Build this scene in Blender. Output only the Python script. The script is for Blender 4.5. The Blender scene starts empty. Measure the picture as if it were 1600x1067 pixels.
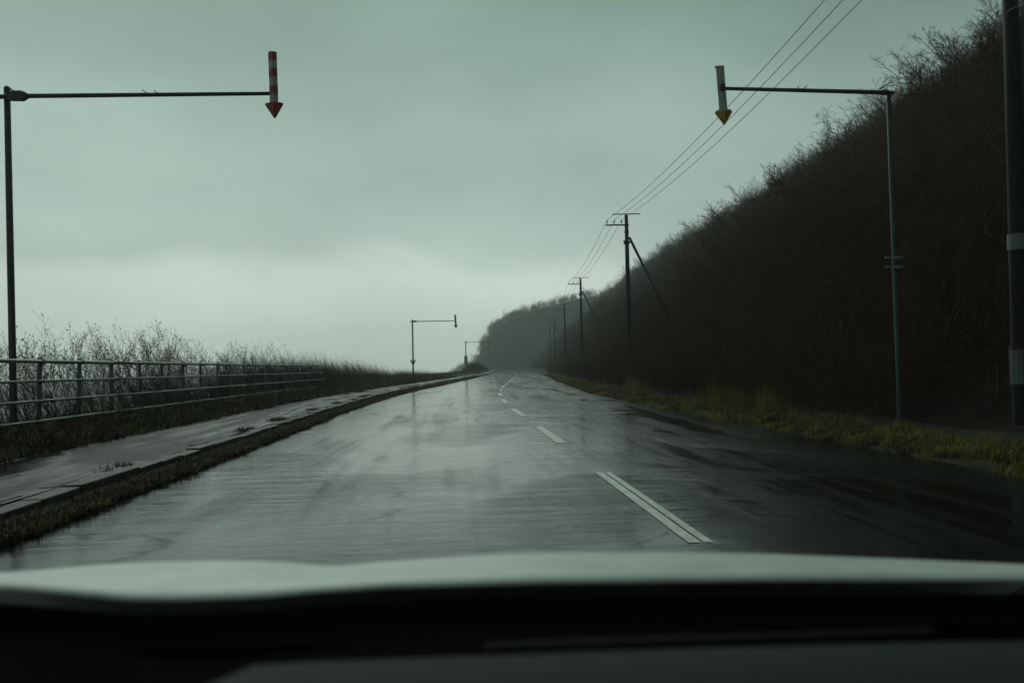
import bpy, math, random
from mathutils import Vector, Matrix, noise
R = math.radians
sc = bpy.context.scene
col = sc.collection

# ------------------------------------------------------------------ camera
cam_d = bpy.data.cameras.new('camera'); cam = bpy.data.objects.new('camera', cam_d); col.objects.link(cam)
YAW, PITCH, ROLL = math.atan(88 / 1555.0), R(1.49), R(1.1)
fwd = Vector((math.sin(YAW) * math.cos(PITCH), math.cos(YAW) * math.cos(PITCH), math.sin(PITCH)))
rt = Vector((math.cos(YAW), -math.sin(YAW), 0)); up = rt.cross(fwd)
r2 = rt * math.cos(ROLL) - up * math.sin(ROLL); u2 = rt * math.sin(ROLL) + up * math.cos(ROLL)
m3 = Matrix((r2, u2, -fwd)).transposed()
cam.matrix_world = Matrix.Translation((-1.82, 0, 1.35)) @ m3.to_4x4()
cam_d.sensor_width = 36; cam_d.lens = 36 * 1555 / 1600
cam_d.clip_start = 0.05; cam_d.clip_end = 9000
cam_d.dof.use_dof = True; cam_d.dof.focus_distance = 45; cam_d.dof.aperture_fstop = 4.0
sc.camera = cam

# ------------------------------------------------------------------ sky, sun, exposure
SUN_EL, SUN_AZ = R(38), R(-18)          # hidden behind cloud, ahead and over the sea
world = bpy.data.worlds.new('World'); sc.world = world; world.use_nodes = True
nt = world.node_tree; nt.nodes.clear()
def N(t, nt_=None, **kw):
    n = (nt_ or nt).nodes.new(t)
    for k, v in kw.items(): setattr(n, k, v)
    return n
def vmath(op, a, b=None):
    n = N('ShaderNodeVectorMath', operation=op)
    return n
L = nt.links.new
out = N('ShaderNodeOutputWorld'); bg = N('ShaderNodeBackground'); bg.inputs['Strength'].default_value = 0.1
sky = N('ShaderNodeTexSky', sky_type='NISHITA'); sky.sun_disc = False; sky.sun_elevation = SUN_EL; sky.sun_rotation = SUN_AZ
tc = N('ShaderNodeTexCoord'); sep = N('ShaderNodeSeparateXYZ'); L(tc.outputs['Generated'], sep.inputs[0])
# overcast: tone by elevation
ramp = N('ShaderNodeValToRGB'); L(sep.outputs['Z'], ramp.inputs[0])
cr = ramp.color_ramp; cr.interpolation = 'EASE'
cr.elements[0].position = 0.0; cr.elements[0].color = (.575, .65, .60, 1)
cr.elements[1].position = 1.0; cr.elements[1].color = (.20, .295, .25, 1)
for p_, c_ in ((.088, (.575, .64, .595)), (.122, (.40, .485, .44)), (.20, (.33, .43, .38)), (.37, (.195, .295, .25))):
    e = cr.elements.new(p_); e.color = (*c_, 1)
# broad cloud masses, flattened towards the horizon
mp = N('ShaderNodeMapping'); mp.inputs['Scale'].default_value = (1.7, 1.7, 4.2); mp.inputs['Location'].default_value = (.7, .25, .1); L(tc.outputs['Generated'], mp.inputs[0])
nz = N('ShaderNodeTexNoise'); nz.inputs['Scale'].default_value = 1.5; nz.inputs['Detail'].default_value = 5; nz.inputs['Roughness'].default_value = .45; L(mp.outputs[0], nz.inputs[0])
cl = N('ShaderNodeMapRange'); cl.inputs['From Min'].default_value = .3; cl.inputs['From Max'].default_value = .7; cl.inputs['To Min'].default_value = .82; cl.inputs['To Max'].default_value = 1.16; L(nz.outputs['Fac'], cl.inputs[0])
# thinner cloud around the hidden sun, over the sea
dot = N('ShaderNodeVectorMath', operation='DOT_PRODUCT'); dot.inputs[1].default_value = Vector((-.28, .95, .10)).normalized(); L(tc.outputs['Generated'], dot.inputs[0])
gl = N('ShaderNodeMapRange', interpolation_type='SMOOTHSTEP'); gl.inputs['From Min'].default_value = .55; gl.inputs['From Max'].default_value = 1.0; gl.inputs['To Min'].default_value = .68; gl.inputs['To Max'].default_value = 1.14; L(dot.outputs['Value'], gl.inputs[0])
mu = N('ShaderNodeMath', operation='MULTIPLY'); L(cl.outputs[0], mu.inputs[0]); L(gl.outputs[0], mu.inputs[1])
mu2 = N('ShaderNodeMath', operation='MULTIPLY'); L(mu.outputs[0], mu2.inputs[0]); mu2.inputs[1].default_value = 10.0
sc_ = N('ShaderNodeVectorMath', operation='SCALE'); L(ramp.outputs[0], sc_.inputs[0]); L(mu2.outputs[0], sc_.inputs['Scale'])
# the lower edge of the cloud bank wanders up and down
mp2 = N('ShaderNodeMapping'); mp2.inputs['Scale'].default_value = (3.4, 3.4, 6.0); mp2.inputs['Location'].default_value = (.2, 1.7, .4); L(tc.outputs['Generated'], mp2.inputs[0])
nz2 = N('ShaderNodeTexNoise'); nz2.inputs['Scale'].default_value = 1.0; nz2.inputs['Detail'].default_value = 6; nz2.inputs['Roughness'].default_value = .5; L(mp2.outputs[0], nz2.inputs[0])
wob = N('ShaderNodeMath', operation='MULTIPLY_ADD'); wob.inputs[1].default_value = .13; L(nz2.outputs['Fac'], wob.inputs[0])
off_ = N('ShaderNodeMath', operation='ADD'); off_.inputs[1].default_value = -.065; L(sep.outputs['Z'], off_.inputs[0]); L(off_.outputs[0], wob.inputs[2]); L(wob.outputs[0], ramp.inputs[0])
mx = N('ShaderNodeMix', data_type='RGBA'); mx.inputs['Factor'].default_value = .95
L(sky.outputs[0], mx.inputs['A']); L(sc_.outputs[0], mx.inputs['B']); L(mx.outputs['Result'], bg.inputs['Color']); L(bg.outputs[0], out.inputs['Surface'])

sun_d = bpy.data.lights.new('sun', 'SUN'); sun_d.energy = 0.8; sun_d.angle = R(40); sun_d.color = (.93, 1, .93)
sun = bpy.data.objects.new('sun', sun_d); col.objects.link(sun)
sd = Vector((math.sin(SUN_AZ) * math.cos(SUN_EL), math.cos(SUN_AZ) * math.cos(SUN_EL), math.sin(SUN_EL)))
sun.rotation_euler = (-sd).to_track_quat('-Z', 'Y').to_euler(); sun.location = sd * 60
vs = sc.view_settings; vs.view_transform = 'Standard'; vs.look = 'None'; vs.exposure = 0; vs.gamma = 1; vs.use_curve_mapping = False
sc.cycles.max_bounces = 6; sc.cycles.diffuse_bounces = 2; sc.cycles.glossy_bounces = 3; sc.cycles.volume_bounces = 1; sc.cycles.transparent_max_bounces = 8
sc.cycles.sample_clamp_indirect = 4; sc.cycles.use_adaptive_sampling = True; sc.cycles.adaptive_threshold = .03

# ------------------------------------------------------------------ materials
def mat(name, color=(.5, .5, .5), rough=.6, metal=0, spec=.5, noise_scale=0, var=.3, bump=0, bump_scale=None, ior=1.5):
    m = bpy.data.materials.new(name); m.use_nodes = True; t = m.node_tree; b = t.nodes['Principled BSDF']
    b.inputs['Roughness'].default_value = rough; b.inputs['Metallic'].default_value = metal
    b.inputs['Specular IOR Level'].default_value = spec; b.inputs['IOR'].default_value = ior
    c = Vector(color)
    if noise_scale:
        o = t.nodes.new('ShaderNodeNewGeometry'); n = t.nodes.new('ShaderNodeTexNoise'); n.inputs['Scale'].default_value = noise_scale; n.inputs['Detail'].default_value = 6
        t.links.new(o.outputs['Position'], n.inputs[0])
        rp = t.nodes.new('ShaderNodeValToRGB'); rp.color_ramp.elements[0].position = .3; rp.color_ramp.elements[1].position = .7
        rp.color_ramp.elements[0].color = (*(c * (1 - var)), 1); rp.color_ramp.elements[1].color = (*(c * (1 + var)), 1)
        t.links.new(n.outputs['Fac'], rp.inputs[0]); t.links.new(rp.outputs[0], b.inputs['Base Color'])
        if bump:
            n2 = t.nodes.new('ShaderNodeTexNoise'); n2.inputs['Scale'].default_value = bump_scale or noise_scale * 3; n2.inputs['Detail'].default_value = 4
            t.links.new(o.outputs['Position'], n2.inputs[0])
            bp = t.nodes.new('ShaderNodeBump'); bp.inputs['Strength'].default_value = bump; bp.inputs['Distance'].default_value = .02
            t.links.new(n2.outputs['Fac'], bp.inputs['Height']); t.links.new(bp.outputs[0], b.inputs['Normal'])
    else:
        b.inputs['Base Color'].default_value = (*c, 1)
    return m
def twig_mat(name, c0, c1, rough=.7, nsc=.06):
    m = bpy.data.materials.new(name); m.use_nodes = True; t = m.node_tree; b = t.nodes['Principled BSDF']
    oi = t.nodes.new('ShaderNodeObjectInfo'); g = t.nodes.new('ShaderNodeNewGeometry')
    n = t.nodes.new('ShaderNodeTexNoise'); n.inputs['Scale'].default_value = nsc; n.inputs['Detail'].default_value = 3; t.links.new(g.outputs['Position'], n.inputs[0])
    ad = t.nodes.new('ShaderNodeMath'); ad.operation = 'MULTIPLY_ADD'; ad.inputs[1].default_value = .5; t.links.new(oi.outputs['Random'], ad.inputs[0])
    mr = t.nodes.new('ShaderNodeMapRange'); mr.inputs['From Min'].default_value = .35; mr.inputs['From Max'].default_value = .65; mr.inputs['To Max'].default_value = .5; t.links.new(n.outputs['Fac'], mr.inputs[0])
    t.links.new(mr.outputs[0], ad.inputs[2])
    x = t.nodes.new('ShaderNodeMix'); x.data_type = 'RGBA'; x.inputs['A'].default_value = (*c0, 1); x.inputs['B'].default_value = (*c1, 1)
    t.links.new(ad.outputs[0], x.inputs['Factor']); t.links.new(x.outputs['Result'], b.inputs['Base Color'])
    b.inputs['Roughness'].default_value = rough; b.inputs['Specular IOR Level'].default_value = .12
    return m

def wet_mat(name, base, sealed=True):
    """wet asphalt in (across, along) metres: film of water, ruts, rough dry patches"""
    m = bpy.data.materials.new(name); m.use_nodes = True; t = m.node_tree; b = t.nodes['Principled BSDF']; K = t.links.new
    uv = t.nodes.new('ShaderNodeUVMap'); uv.uv_map = 'UVMap'
    def nz(sx, sy, scale=1, det=4, rough=.5, off=0, dist=0):
        mp = t.nodes.new('ShaderNodeMapping'); mp.inputs['Scale'].default_value = (sx, sy, 1); mp.inputs['Location'].default_value = (off, off * .7, 0); K(uv.outputs[0], mp.inputs[0])
        n = t.nodes.new('ShaderNodeTexNoise'); n.inputs['Scale'].default_value = scale; n.inputs['Detail'].default_value = det; n.inputs['Roughness'].default_value = rough; n.inputs['Distortion'].default_value = dist
        K(mp.outputs[0], n.inputs[0]); return n.outputs['Fac']
    def rng(v, a, b_, c=0, d=1, smooth=True):
        r = t.nodes.new('ShaderNodeMapRange'); r.interpolation_type = 'SMOOTHSTEP' if smooth else 'LINEAR'
        for k, x in zip(('From Min', 'From Max', 'To Min', 'To Max'), (a, b_, c, d)): r.inputs[k].default_value = x
        K(v, r.inputs[0]); return r.outputs[0]
    def mth(op, a, b_):
        n = t.nodes.new('ShaderNodeMath'); n.operation = op
        for i, x in enumerate((a, b_)):
            if isinstance(x, (int, float)): n.inputs[i].default_value = x
            else: K(x, n.inputs[i])
        return n.outputs[0]
    sp = t.nodes.new('ShaderNodeSeparateXYZ'); K(uv.outputs[0], sp.inputs[0])
    streak = nz(.9, .045, 1.6, 6, .6, 3, .25)          # long ruts and water streaks
    pool = nz(.33, .10, 1.3, 5, .6, 11, .3)            # broad pools
    grit = nz(1, 1, 55, 3, .6, 0)
    ripple = nz(.5, 2.6, 1.0, 6, .62, 5, .3)           # creases across the lane
    film = mth('MULTIPLY', rng(streak, .43, .60), rng(pool, .38, .58))
    if sealed:
        right = rng(sp.outputs['X'], -.3, .9)          # the worn opposite lane
        film_l = rng(mth('ADD', mth('MULTIPLY', streak, .5), mth('MULTIPLY', pool, .5)), .33, .52)
        film_r = rng(mth('ADD', mth('ADD', mth('MULTIPLY', streak, .5), mth('MULTIPLY', pool, .3)), mth('MULTIPLY', nz(1.0, .35, 1.6, 6, .68, 17, .4), .2)), .45, .555)
        film = mth('ADD', mth('MULTIPLY', film_l, mth('SUBTRACT', 1.0, right)), mth('MULTIPLY', film_r, right))
        dryr = mth('ADD', .17, mth('MULTIPLY', right, -.075))
    else:
        dryr = .34
    rough = mth('ADD', mth('MULTIPLY', mth('SUBTRACT', 1.0, film), dryr), .085)
    K(rough, b.inputs['Roughness'])
    grain = mth('MULTIPLY', rng(nz(1, 1, 18, 5, .8, 41), .28, .62, .45, 1.12, False), rng(nz(1, .45, 3.0, 5, .65, 47), .3, .6, .74, 1.05, False))
    vm = t.nodes.new('ShaderNodeMapping'); vm.inputs['Scale'].default_value = (.32, .75, 1); K(uv.outputs[0], vm.inputs[0])
    wv = t.nodes.new('ShaderNodeVectorMath'); wv.operation = 'MULTIPLY_ADD'; wv.inputs[1].default_value = (.55, .55, 0)
    wn = t.nodes.new('ShaderNodeTexNoise'); wn.inputs['Scale'].default_value = 1.7; wn.inputs['Detail'].default_value = 5; K(vm.outputs[0], wn.inputs[0]); K(wn.outputs['Color'], wv.inputs[0]); K(vm.outputs[0], wv.inputs[2])
    vo = t.nodes.new('ShaderNodeTexVoronoi'); vo.feature = 'DISTANCE_TO_EDGE'; vo.inputs['Scale'].default_value = 1.0; K(wv.outputs[0], vo.inputs[0])
    crack = mth('MAXIMUM', rng(vo.outputs['Distance'], .004, .022, .25, 1, False), rng(nz(.4, .16, 1.0, 3, .5, 61), .50, .42, 0, 1))
    grain = mth('MULTIPLY', grain, crack)
    K(mth('MULTIPLY', rng(film, 0, 1, .05, .5, False), grain), b.inputs['Specular IOR Level'])
    cmix = t.nodes.new('ShaderNodeMix'); cmix.data_type = 'RGBA'; cmix.inputs['A'].default_value = (*[x * 1.25 for x in base], 1); cmix.inputs['B'].default_value = (*[x * .55 for x in base], 1)
    K(film, cmix.inputs['Factor'])
    c2 = t.nodes.new('ShaderNodeMix'); c2.data_type = 'RGBA'; c2.blend_type = 'MULTIPLY'; c2.inputs['Factor'].default_value = 1
    K(cmix.outputs['Result'], c2.inputs['A'])
    gr = t.nodes.new('ShaderNodeCombineColor'); gv = rng(grit, .3, .7, .55, 1.4, False)
    for i in range(3): K(gv, gr.inputs[i])
    K(gr.outputs[0], c2.inputs['B']); K(c2.outputs['Result'], b.inputs['Base Color'])
    b.inputs['IOR'].default_value = 1.36
    # relief: creases where the lane is broken up, grit where the film is thin
    broken = rng(nz(.35, .14, 1.0, 2, .5, 23), .50, .62)
    cre = mth('MULTIPLY', mth('MULTIPLY', ripple, broken), 1.0)
    h = mth('ADD', mth('MULTIPLY', cre, .05), mth('MULTIPLY', mth('MULTIPLY', grit, mth('SUBTRACT', 1.4, film)), .0032))
    h = mth('ADD', h, mth('MULTIPLY', nz(.8, 1.4, 1.6, 4, .6, 31), .016))
    bp = t.nodes.new('ShaderNodeBump'); bp.inputs['Strength'].default_value = .55; bp.inputs['Distance'].default_value = 1.0
    K(h, bp.inputs['Height']); K(bp.outputs[0], b.inputs['Normal'])
    return m

M = {}
M['road'] = wet_mat('wet_asphalt', (.013, .014, .0135))
M['walk'] = wet_mat('wet_footway', (.017, .017, .0155), False)
M['kerb'] = mat('wet_concrete', (.040, .038, .031), .6, spec=.2, noise_scale=3.2, var=.65, bump=.5, bump_scale=22)
M['soil'] = mat('leaf_litter', (.016, .012, .008), .85, spec=.05, noise_scale=1.3, var=.55, bump=.8, bump_scale=9)
M['bank'] = mat('wet_turf', (.026, .024, .010), .8, spec=.08, noise_scale=1.1, var=.5, bump=.8, bump_scale=14)
M['paint'] = mat('road_paint', (.62, .62, .57), .38, noise_scale=7, var=.22, bump=.3, bump_scale=60)
def wear(m, dark, scale, lo, hi):
    t = m.node_tree; b = t.nodes['Principled BSDF']; src = b.inputs['Base Color'].links[0].from_socket
    g = t.nodes.new('ShaderNodeTexCoord'); n = t.nodes.new('ShaderNodeTexNoise'); n.inputs['Scale'].default_value = scale; n.inputs['Detail'].default_value = 8; n.inputs['Roughness'].default_value = .7; t.links.new(g.outputs['Object'], n.inputs[0])
    mr = t.nodes.new('ShaderNodeMapRange'); mr.inputs['From Min'].default_value = lo; mr.inputs['From Max'].default_value = hi; t.links.new(n.outputs['Fac'], mr.inputs[0])
    x = t.nodes.new('ShaderNodeMix'); x.data_type = 'RGBA'; x.inputs['B'].default_value = (*dark, 1); t.links.new(mr.outputs[0], x.inputs['Factor']); t.links.new(src, x.inputs['A']); t.links.new(x.outputs['Result'], b.inputs['Base Color'])
wear(M['paint'], (.03, .03, .03), 22.0, .56, .66)
M['galv'] = mat('galvanised_steel', (.20, .235, .22), .4, .2, noise_scale=6, var=.3)
M['post'] = mat('weathered_post', (.075, .09, .085), .5, .2, noise_scale=6, var=.3)
M['band'] = mat('faded_band', (.13, .15, .145), .5)
M['galv_dark'] = mat('weathered_steel', (.035, .042, .040), .5, .3, noise_scale=9, var=.35)
M['red'] = mat('red_reflective', (.27, .026, .020), .4, noise_scale=8, var=.18)
M['white'] = mat('white_reflective', (.30, .33, .30), .4, noise_scale=8, var=.15)
M['yellow'] = mat('yellow_reflective', (.42, .24, .03), .4, noise_scale=8, var=.2)
M['orange'] = mat('faded_orange', (.30, .12, .05), .45, noise_scale=8, var=.2)
M['concrete'] = mat('pole_concrete', (.020, .019, .016), .7, spec=.2, noise_scale=3, var=.3, bump=.3)
M['plate'] = mat('ribbed_wrap', (.07, .10, .095), .35, noise_scale=6, var=.3)
M['insul'] = mat('porcelain', (.35, .36, .34), .25)
M['cable'] = mat('cable_black', (.012, .013, .013), .5)
M['bark'] = twig_mat('dark_bark', (.05, .040, .030), (.15, .115, .085))
M['twig'] = twig_mat('bare_twig', (.026, .016, .010), (.098, .040, .017))
M['pale'] = twig_mat('pale_stem', (.055, .036, .024), (.20, .13, .085))
M['stem'] = twig_mat('shrub_stem', (.045, .042, .034), (.085, .062, .048))
M['leafb'] = twig_mat('dry_leaf', (.035, .030, .022), (.060, .042, .028))
M['grass'] = twig_mat('wet_grass', (.105, .135, .022), (.31, .26, .055), .55, .9)
M['dry'] = twig_mat('dry_grass', (.17, .115, .042), (.30, .21, .085), .6)
M['brown'] = twig_mat('brown_grass', (.034, .027, .012), (.085, .062, .022), .65, .7)
M['straw'] = twig_mat('grey_straw', (.10, .09, .07), (.19, .16, .12), .65, .5)
M['paintcar'] = mat('white_car_paint', (.57, .61, .57), .38, noise_scale=11, var=.17, bump=.25, bump_scale=130)
M['plastic'] = mat('black_plastic', (.004, .0045, .0045), .8, spec=.04, noise_scale=60, var=.2)
M['dash'] = mat('dash_vinyl', (.012, .019, .0165), .85, spec=.2, noise_scale=300, var=.12, bump=.15, bump_scale=500)
M['cloth'] = mat('roof_lining', (.06, .06, .058), .9)
M['rubber'] = mat('rubber', (.01, .01, .01), .6)
# glass: clear pane seen through
mg = bpy.data.materials.new('windscreen_glass'); mg.use_nodes = True; t_ = mg.node_tree; t_.nodes.clear()
o_ = t_.nodes.new('ShaderNodeOutputMaterial'); g_ = t_.nodes.new('ShaderNodeBsdfTransparent'); g_.inputs[0].default_value = (.955, .985, .97, 1); t_.links.new(g_.outputs[0], o_.inputs['Surface'])
M['glass'] = mg
# sea
ms = bpy.data.materials.new('grey_sea'); ms.use_nodes = True; t_ = ms.node_tree; b_ = t_.nodes['Principled BSDF']
b_.inputs['Base Color'].default_value = (.022, .048, .045, 1); b_.inputs['Roughness'].default_value = .35; b_.inputs['Specular IOR Level'].default_value = .22; b_.inputs['IOR'].default_value = 1.33
g_ = t_.nodes.new('ShaderNodeNewGeometry'); mp_ = t_.nodes.new('ShaderNodeMapping'); mp_.inputs['Scale'].default_value = (.12, .25, 1); t_.links.new(g_.outputs['Position'], mp_.inputs[0])
n_ = t_.nodes.new('ShaderNodeTexNoise'); n_.inputs['Scale'].default_value = 1; n_.inputs['Detail'].default_value = 6; t_.links.new(mp_.outputs[0], n_.inputs[0])
bp_ = t_.nodes.new('ShaderNodeBump'); bp_.inputs['Strength'].default_value = 1; bp_.inputs['Distance'].default_value = 1.6; t_.links.new(n_.outputs['Fac'], bp_.inputs['Height']); t_.links.new(bp_.outputs[0], b_.inputs['Normal'])
M['sea'] = ms

# ------------------------------------------------------------------ mesh helpers
class MB:
    def __init__(s): s.v = []; s.f = []; s.uv = None
    def add(s, vs, fs):
        o = len(s.v); s.v += [tuple(p) for p in vs]; s.f += [tuple(i + o for i in q) for q in fs]; return s
    def box(s, a, b):
        x0, y0, z0 = a; x1, y1, z1 = b
        return s.add([(x0, y0, z0), (x1, y0, z0), (x1, y1, z0), (x0, y1, z0), (x0, y0, z1), (x1, y0, z1), (x1, y1, z1), (x0, y1, z1)],
                     [(0, 3, 2, 1), (4, 5, 6, 7), (0, 1, 5, 4), (1, 2, 6, 5), (2, 3, 7, 6), (3, 0, 4, 7)])
    def tube(s, pts, rad, n=8, cap=True):
        pts = [Vector(p) for p in pts]; rad = rad if isinstance(rad, (list, tuple)) else [rad] * len(pts)
        o = len(s.v)
        for i, p in enumerate(pts):
            d = (pts[min(i + 1, len(pts) - 1)] - pts[max(i - 1, 0)]).normalized()
            a = d.orthogonal() if i == 0 else (a - d * a.dot(d))
            a.normalize(); b = d.cross(a)
            for k in range(n):
                w = 2 * math.pi * k / n; s.v.append(tuple(p + (a * math.cos(w) + b * math.sin(w)) * rad[i]))
        for i in range(len(pts) - 1):
            for k in range(n):
                k2 = (k + 1) % n; s.f.append((o + i * n + k, o + i * n + k2, o + (i + 1) * n + k2, o + (i + 1) * n + k))
        if cap:
            s.f.append(tuple(o + k for k in reversed(range(n)))); e = o + (len(pts) - 1) * n; s.f.append(tuple(e + k for k in range(n)))
        return s
    def prism(s, poly, y0, y1):          # poly in (x, z), extruded along y
        n = len(poly); v = [(x, y0, z) for x, z in poly] + [(x, y1, z) for x, z in poly]
        return s.add(v, [tuple(range(n)), tuple(reversed(range(n, 2 * n)))] + [(i, i + n, (i + 1) % n + n, (i + 1) % n) for i in range(n)])
    def mesh(s, name, m, smooth=False):
        me = bpy.data.meshes.new(name); me.from_pydata(s.v, [], s.f); me.update()
        if m is not None: me.materials.append(m)
        if s.uv is not None:
            ul = me.uv_layers.new(name='UVMap')
            for lp in me.loops: ul.data[lp.index].uv = s.uv[lp.vertex_index]
        if smooth:
            for p in me.polygons: p.use_smooth = True
        return me
    def build(s, name, m, parent=None, smooth=False, bevel=0):
        o = bpy.data.objects.new(name, s.mesh(name, m, smooth)); col.objects.link(o); o.parent = parent
        if bevel:
            b = o.modifiers.new('bevel', 'BEVEL'); b.width = bevel; b.segments = 2; b.limit_method = 'ANGLE'
        return o
def tag(o, label=None, cat=None, group=None, kind=None):
    if label: o['label'] = label
    if cat: o['category'] = cat
    if group: o['group'] = group
    if kind: o['kind'] = kind
    return o
def empty(name, loc, rz=0):
    e = bpy.data.objects.new(name, None); col.objects.link(e); e.location = loc; e.rotation_euler = (0, 0, rz); e.empty_display_size = .2; return e
def inst(name, me, parent=None, loc=(0, 0, 0), rot=(0, 0, 0), scl=(1, 1, 1)):
    o = bpy.data.objects.new(name, me); col.objects.link(o); o.parent = parent; o.location = loc; o.rotation_euler = rot; o.scale = scl; return o

# ------------------------------------------------------------------ the line of the road
def heading(s):
    if s < 30: return 0
    if s < 68: return .07 * (s - 30) / 38
    if s < 140: return .07
    if s < 240: return .07 - .022 * (s - 140) / 100
    if s < 410: return .048
    return .048 + (s - 410) / 110
S0, S1 = -60, 540
PATH = {}
x_, y_ = 0.0, 0.0
for i in range(0, S1 + 1):
    PATH[i] = (x_, y_, heading(i)); h_ = heading(i + .5); x_ += math.sin(h_); y_ += math.cos(h_)
for i in range(-1, S0 - 2, -1): PATH[i] = (0.0, float(i), 0.0)
def P(s, u, z=0.0):
    i = max(S0, min(S1 - 1, math.floor(s))); t = s - i
    a, b = PATH[i], PATH[i + 1]; h = a[2] + (b[2] - a[2]) * t
    return Vector((a[0] + (b[0] - a[0]) * t + u * math.cos(h), a[1] + (b[1] - a[1]) * t - u * math.sin(h), z))
def sm(a, b, x):
    t = max(0.0, min(1.0, (x - a) / (b - a))); return t * t * (3 - 2 * t)
def lerp_tab(tab, x):
    if x <= tab[0][0]: return tab[0][1]
    for (a, b), (c, d) in zip(tab, tab[1:]):
        if x <= c: return b + (d - b) * (x - a) / (c - a)
    return tab[-1][1]
GP = [(-60, -9), (-34, -7), (-24, -5.6), (-16, -2.2), (-12.5, .05), (-10.5, .42), (-9, .46), (-8.6, .38), (-8.25, .14), (-8.1, .10), (-5.9, .05), (-5.6, -.04), (-5.3, -.06), (4.4, -.06), (4.72, -.03), (4.95, .03), (6.2, .07), (7.4, .10)]
def gz(s, u):
    z = lerp_tab(GP, u); n = noise.noise(Vector((u * .7, s * .35, 3)))
    k = .05 if (-8.2 > u or u > 4.8) else 0
    if u < -11: k = .25
    return z + n * k
HP = [(7.4, .10), (9, .30), (12, 2.0), (20, 7.2), (30, 15.2), (38, 21.8), (43, 24.4), (50, 25.5), (70, 26.5), (120, 24)]
def hz(s, u):
    z = lerp_tab(HP, u); g = 1 + .0009 * max(0, s - 100)
    a = sm(8, 18, u)
    z = z * (1 + (g - 1) * a) + a * (1.6 * noise.noise(Vector((u * .06, s * .03, 1))) + .7 * noise.noise(Vector((u * .2, s * .12, 7))))
    z *= 1 - .5 * sm(330, 470, s) * a
    return z if u > 7.4 else gz(s, u)
def sheet(name, us, ss, zf, m, kind='structure', smooth=True):
    b = MB(); b.uv = []
    for s in ss:
        for u in us: b.v.append(tuple(P(s, u, zf(s, u)))); b.uv.append((u, s))
    n = len(us)
    for i in range(len(ss) - 1):
        for j in range(n - 1): b.f.append((i * n + j, i * n + j + 1, (i + 1) * n + j + 1, (i + 1) * n + j))
    o = b.build(name, m, smooth=smooth); o['kind'] = kind; return o
def frange(a, b, d):
    r = []; x = a
    while x < b - 1e-6: r.append(x); x += d
    return r + [b]
SS = frange(-60, 60, 1.0)[:-1] + frange(60, 540, 2.0)
us = sorted(set(frange(-40, -12, 2) + frange(-12, -8, .25) + [-7, -5.9, -5.6, -5.3, -2, 2, 4.4, 4.72, 4.95] + frange(5.2, 7.4, .275)))
ground = sheet('ground', us, SS, gz, M['bank'])
hill = sheet('hillside', frange(7.4, 16, .6)[:-1] + frange(16, 120, 2), frange(-60, 540, 2.0), hz, M['soil'])
rng_e = random.Random(4)
def road_z(s, u): return -.018 * abs(u) * .35 + .006 * noise.noise(Vector((u * .5, s * .12, 9)))
rb_edge = lambda s: 4.78 + .30 * noise.noise(Vector((s * .35, 2, 5))) + .14 * noise.noise(Vector((s * 1.3, 7, 5)))
ruz = [-5.62, -5.3, -4.5, -3.5, -2.5, -1.5, -.6, 0, .6, 1.5, 2.5, 3.4, 4.1, 4.5, 99]
b = MB(); b.uv = []
for s in frange(-60, 80, .5)[:-1] + frange(80, 540, 2):
    for u in ruz:
        uu = rb_edge(s) if u == 99 else u
        b.v.append(tuple(P(s, uu, .012 + road_z(s, uu) - (.02 if u == 99 else 0)))); b.uv.append((uu, s))
n = len(ruz)
for i in range(len(b.v) // n - 1):
    for j in range(n - 1): b.f.append((i * n + j, i * n + j + 1, (i + 1) * n + j + 1, (i + 1) * n + j))
road = b.build('road', M['road'], smooth=True); road['kind'] = 'structure'
walk = sheet('sidewalk', [-8.35, -8.2, -7.6, -7, -6.5, -6.12], frange(-60, 440, 1.0), lambda s, u: .155 + (-.02 if u < -8.3 else 0) + .018 * noise.noise(Vector((u * .9, s * .5, 2))), M['walk'])
# painted dashes, five metres on and five off; the first one is worn to two strips
def dash(s0, s1, u0, u1):
    b = MB(); ss = frange(s0, s1, .5)
    for i, s in enumerate(ss):
        j = .008 * noise.noise(Vector((s * 3, u0, 0)))
        for u in (u0 + j, u1 + j): b.v.append(tuple(P(s, u, .0165 + road_z(s, u))))
    b.f = [(2 * i, 2 * i + 1, 2 * i + 3, 2 * i + 2) for i in range(len(ss) - 1)]
    return b.build('lane_dash', M['paint'], road)
dash(7.4, 12.4, -.105, -.012); dash(7.4, 12.4, .012, .085)
k = 17.4
while k < 400: dash(k, k + 5, -.085, .085); k += 10
dash(-2.6, 2.4, -.085, .085)
# kerb: bedding strip with stones set along it
kerb = sheet('kerb', [-6.13, -5.9, -5.66], frange(-20, 440, 2.0), lambda s, u: .035 if u > -5.8 else .09, M['bank'])
ks = MB().box((-.115, -.492, -.06), (.115, .492, .075))
kme = ks.mesh('kerb_stone', M['kerb'])
far = MB()
s = 3.5; i = 0; rk = random.Random(8)
while s < 430:
    p = P(s, -5.985, .09 + rk.uniform(-.022, .015)); rot = (rk.uniform(-.012, .012), rk.uniform(-.03, .03), -heading(s) + rk.uniform(-.008, .008))
    if s < 120:
        o = inst('kerb_stone', kme, kerb, p, rot)
        bv = o.modifiers.new('bevel', 'BEVEL'); bv.width = .014; bv.segments = 2
    else:
        mt = Matrix.Translation(p) @ Matrix.Rotation(rot[2], 4, 'Z')
        far.add([mt @ Vector(v) for v in ks.v], ks.f)
    s += 1.0
fo = far.build('far_kerb_stone_run', M['kerb'], kerb); fo['kind'] = 'stuff'
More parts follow.
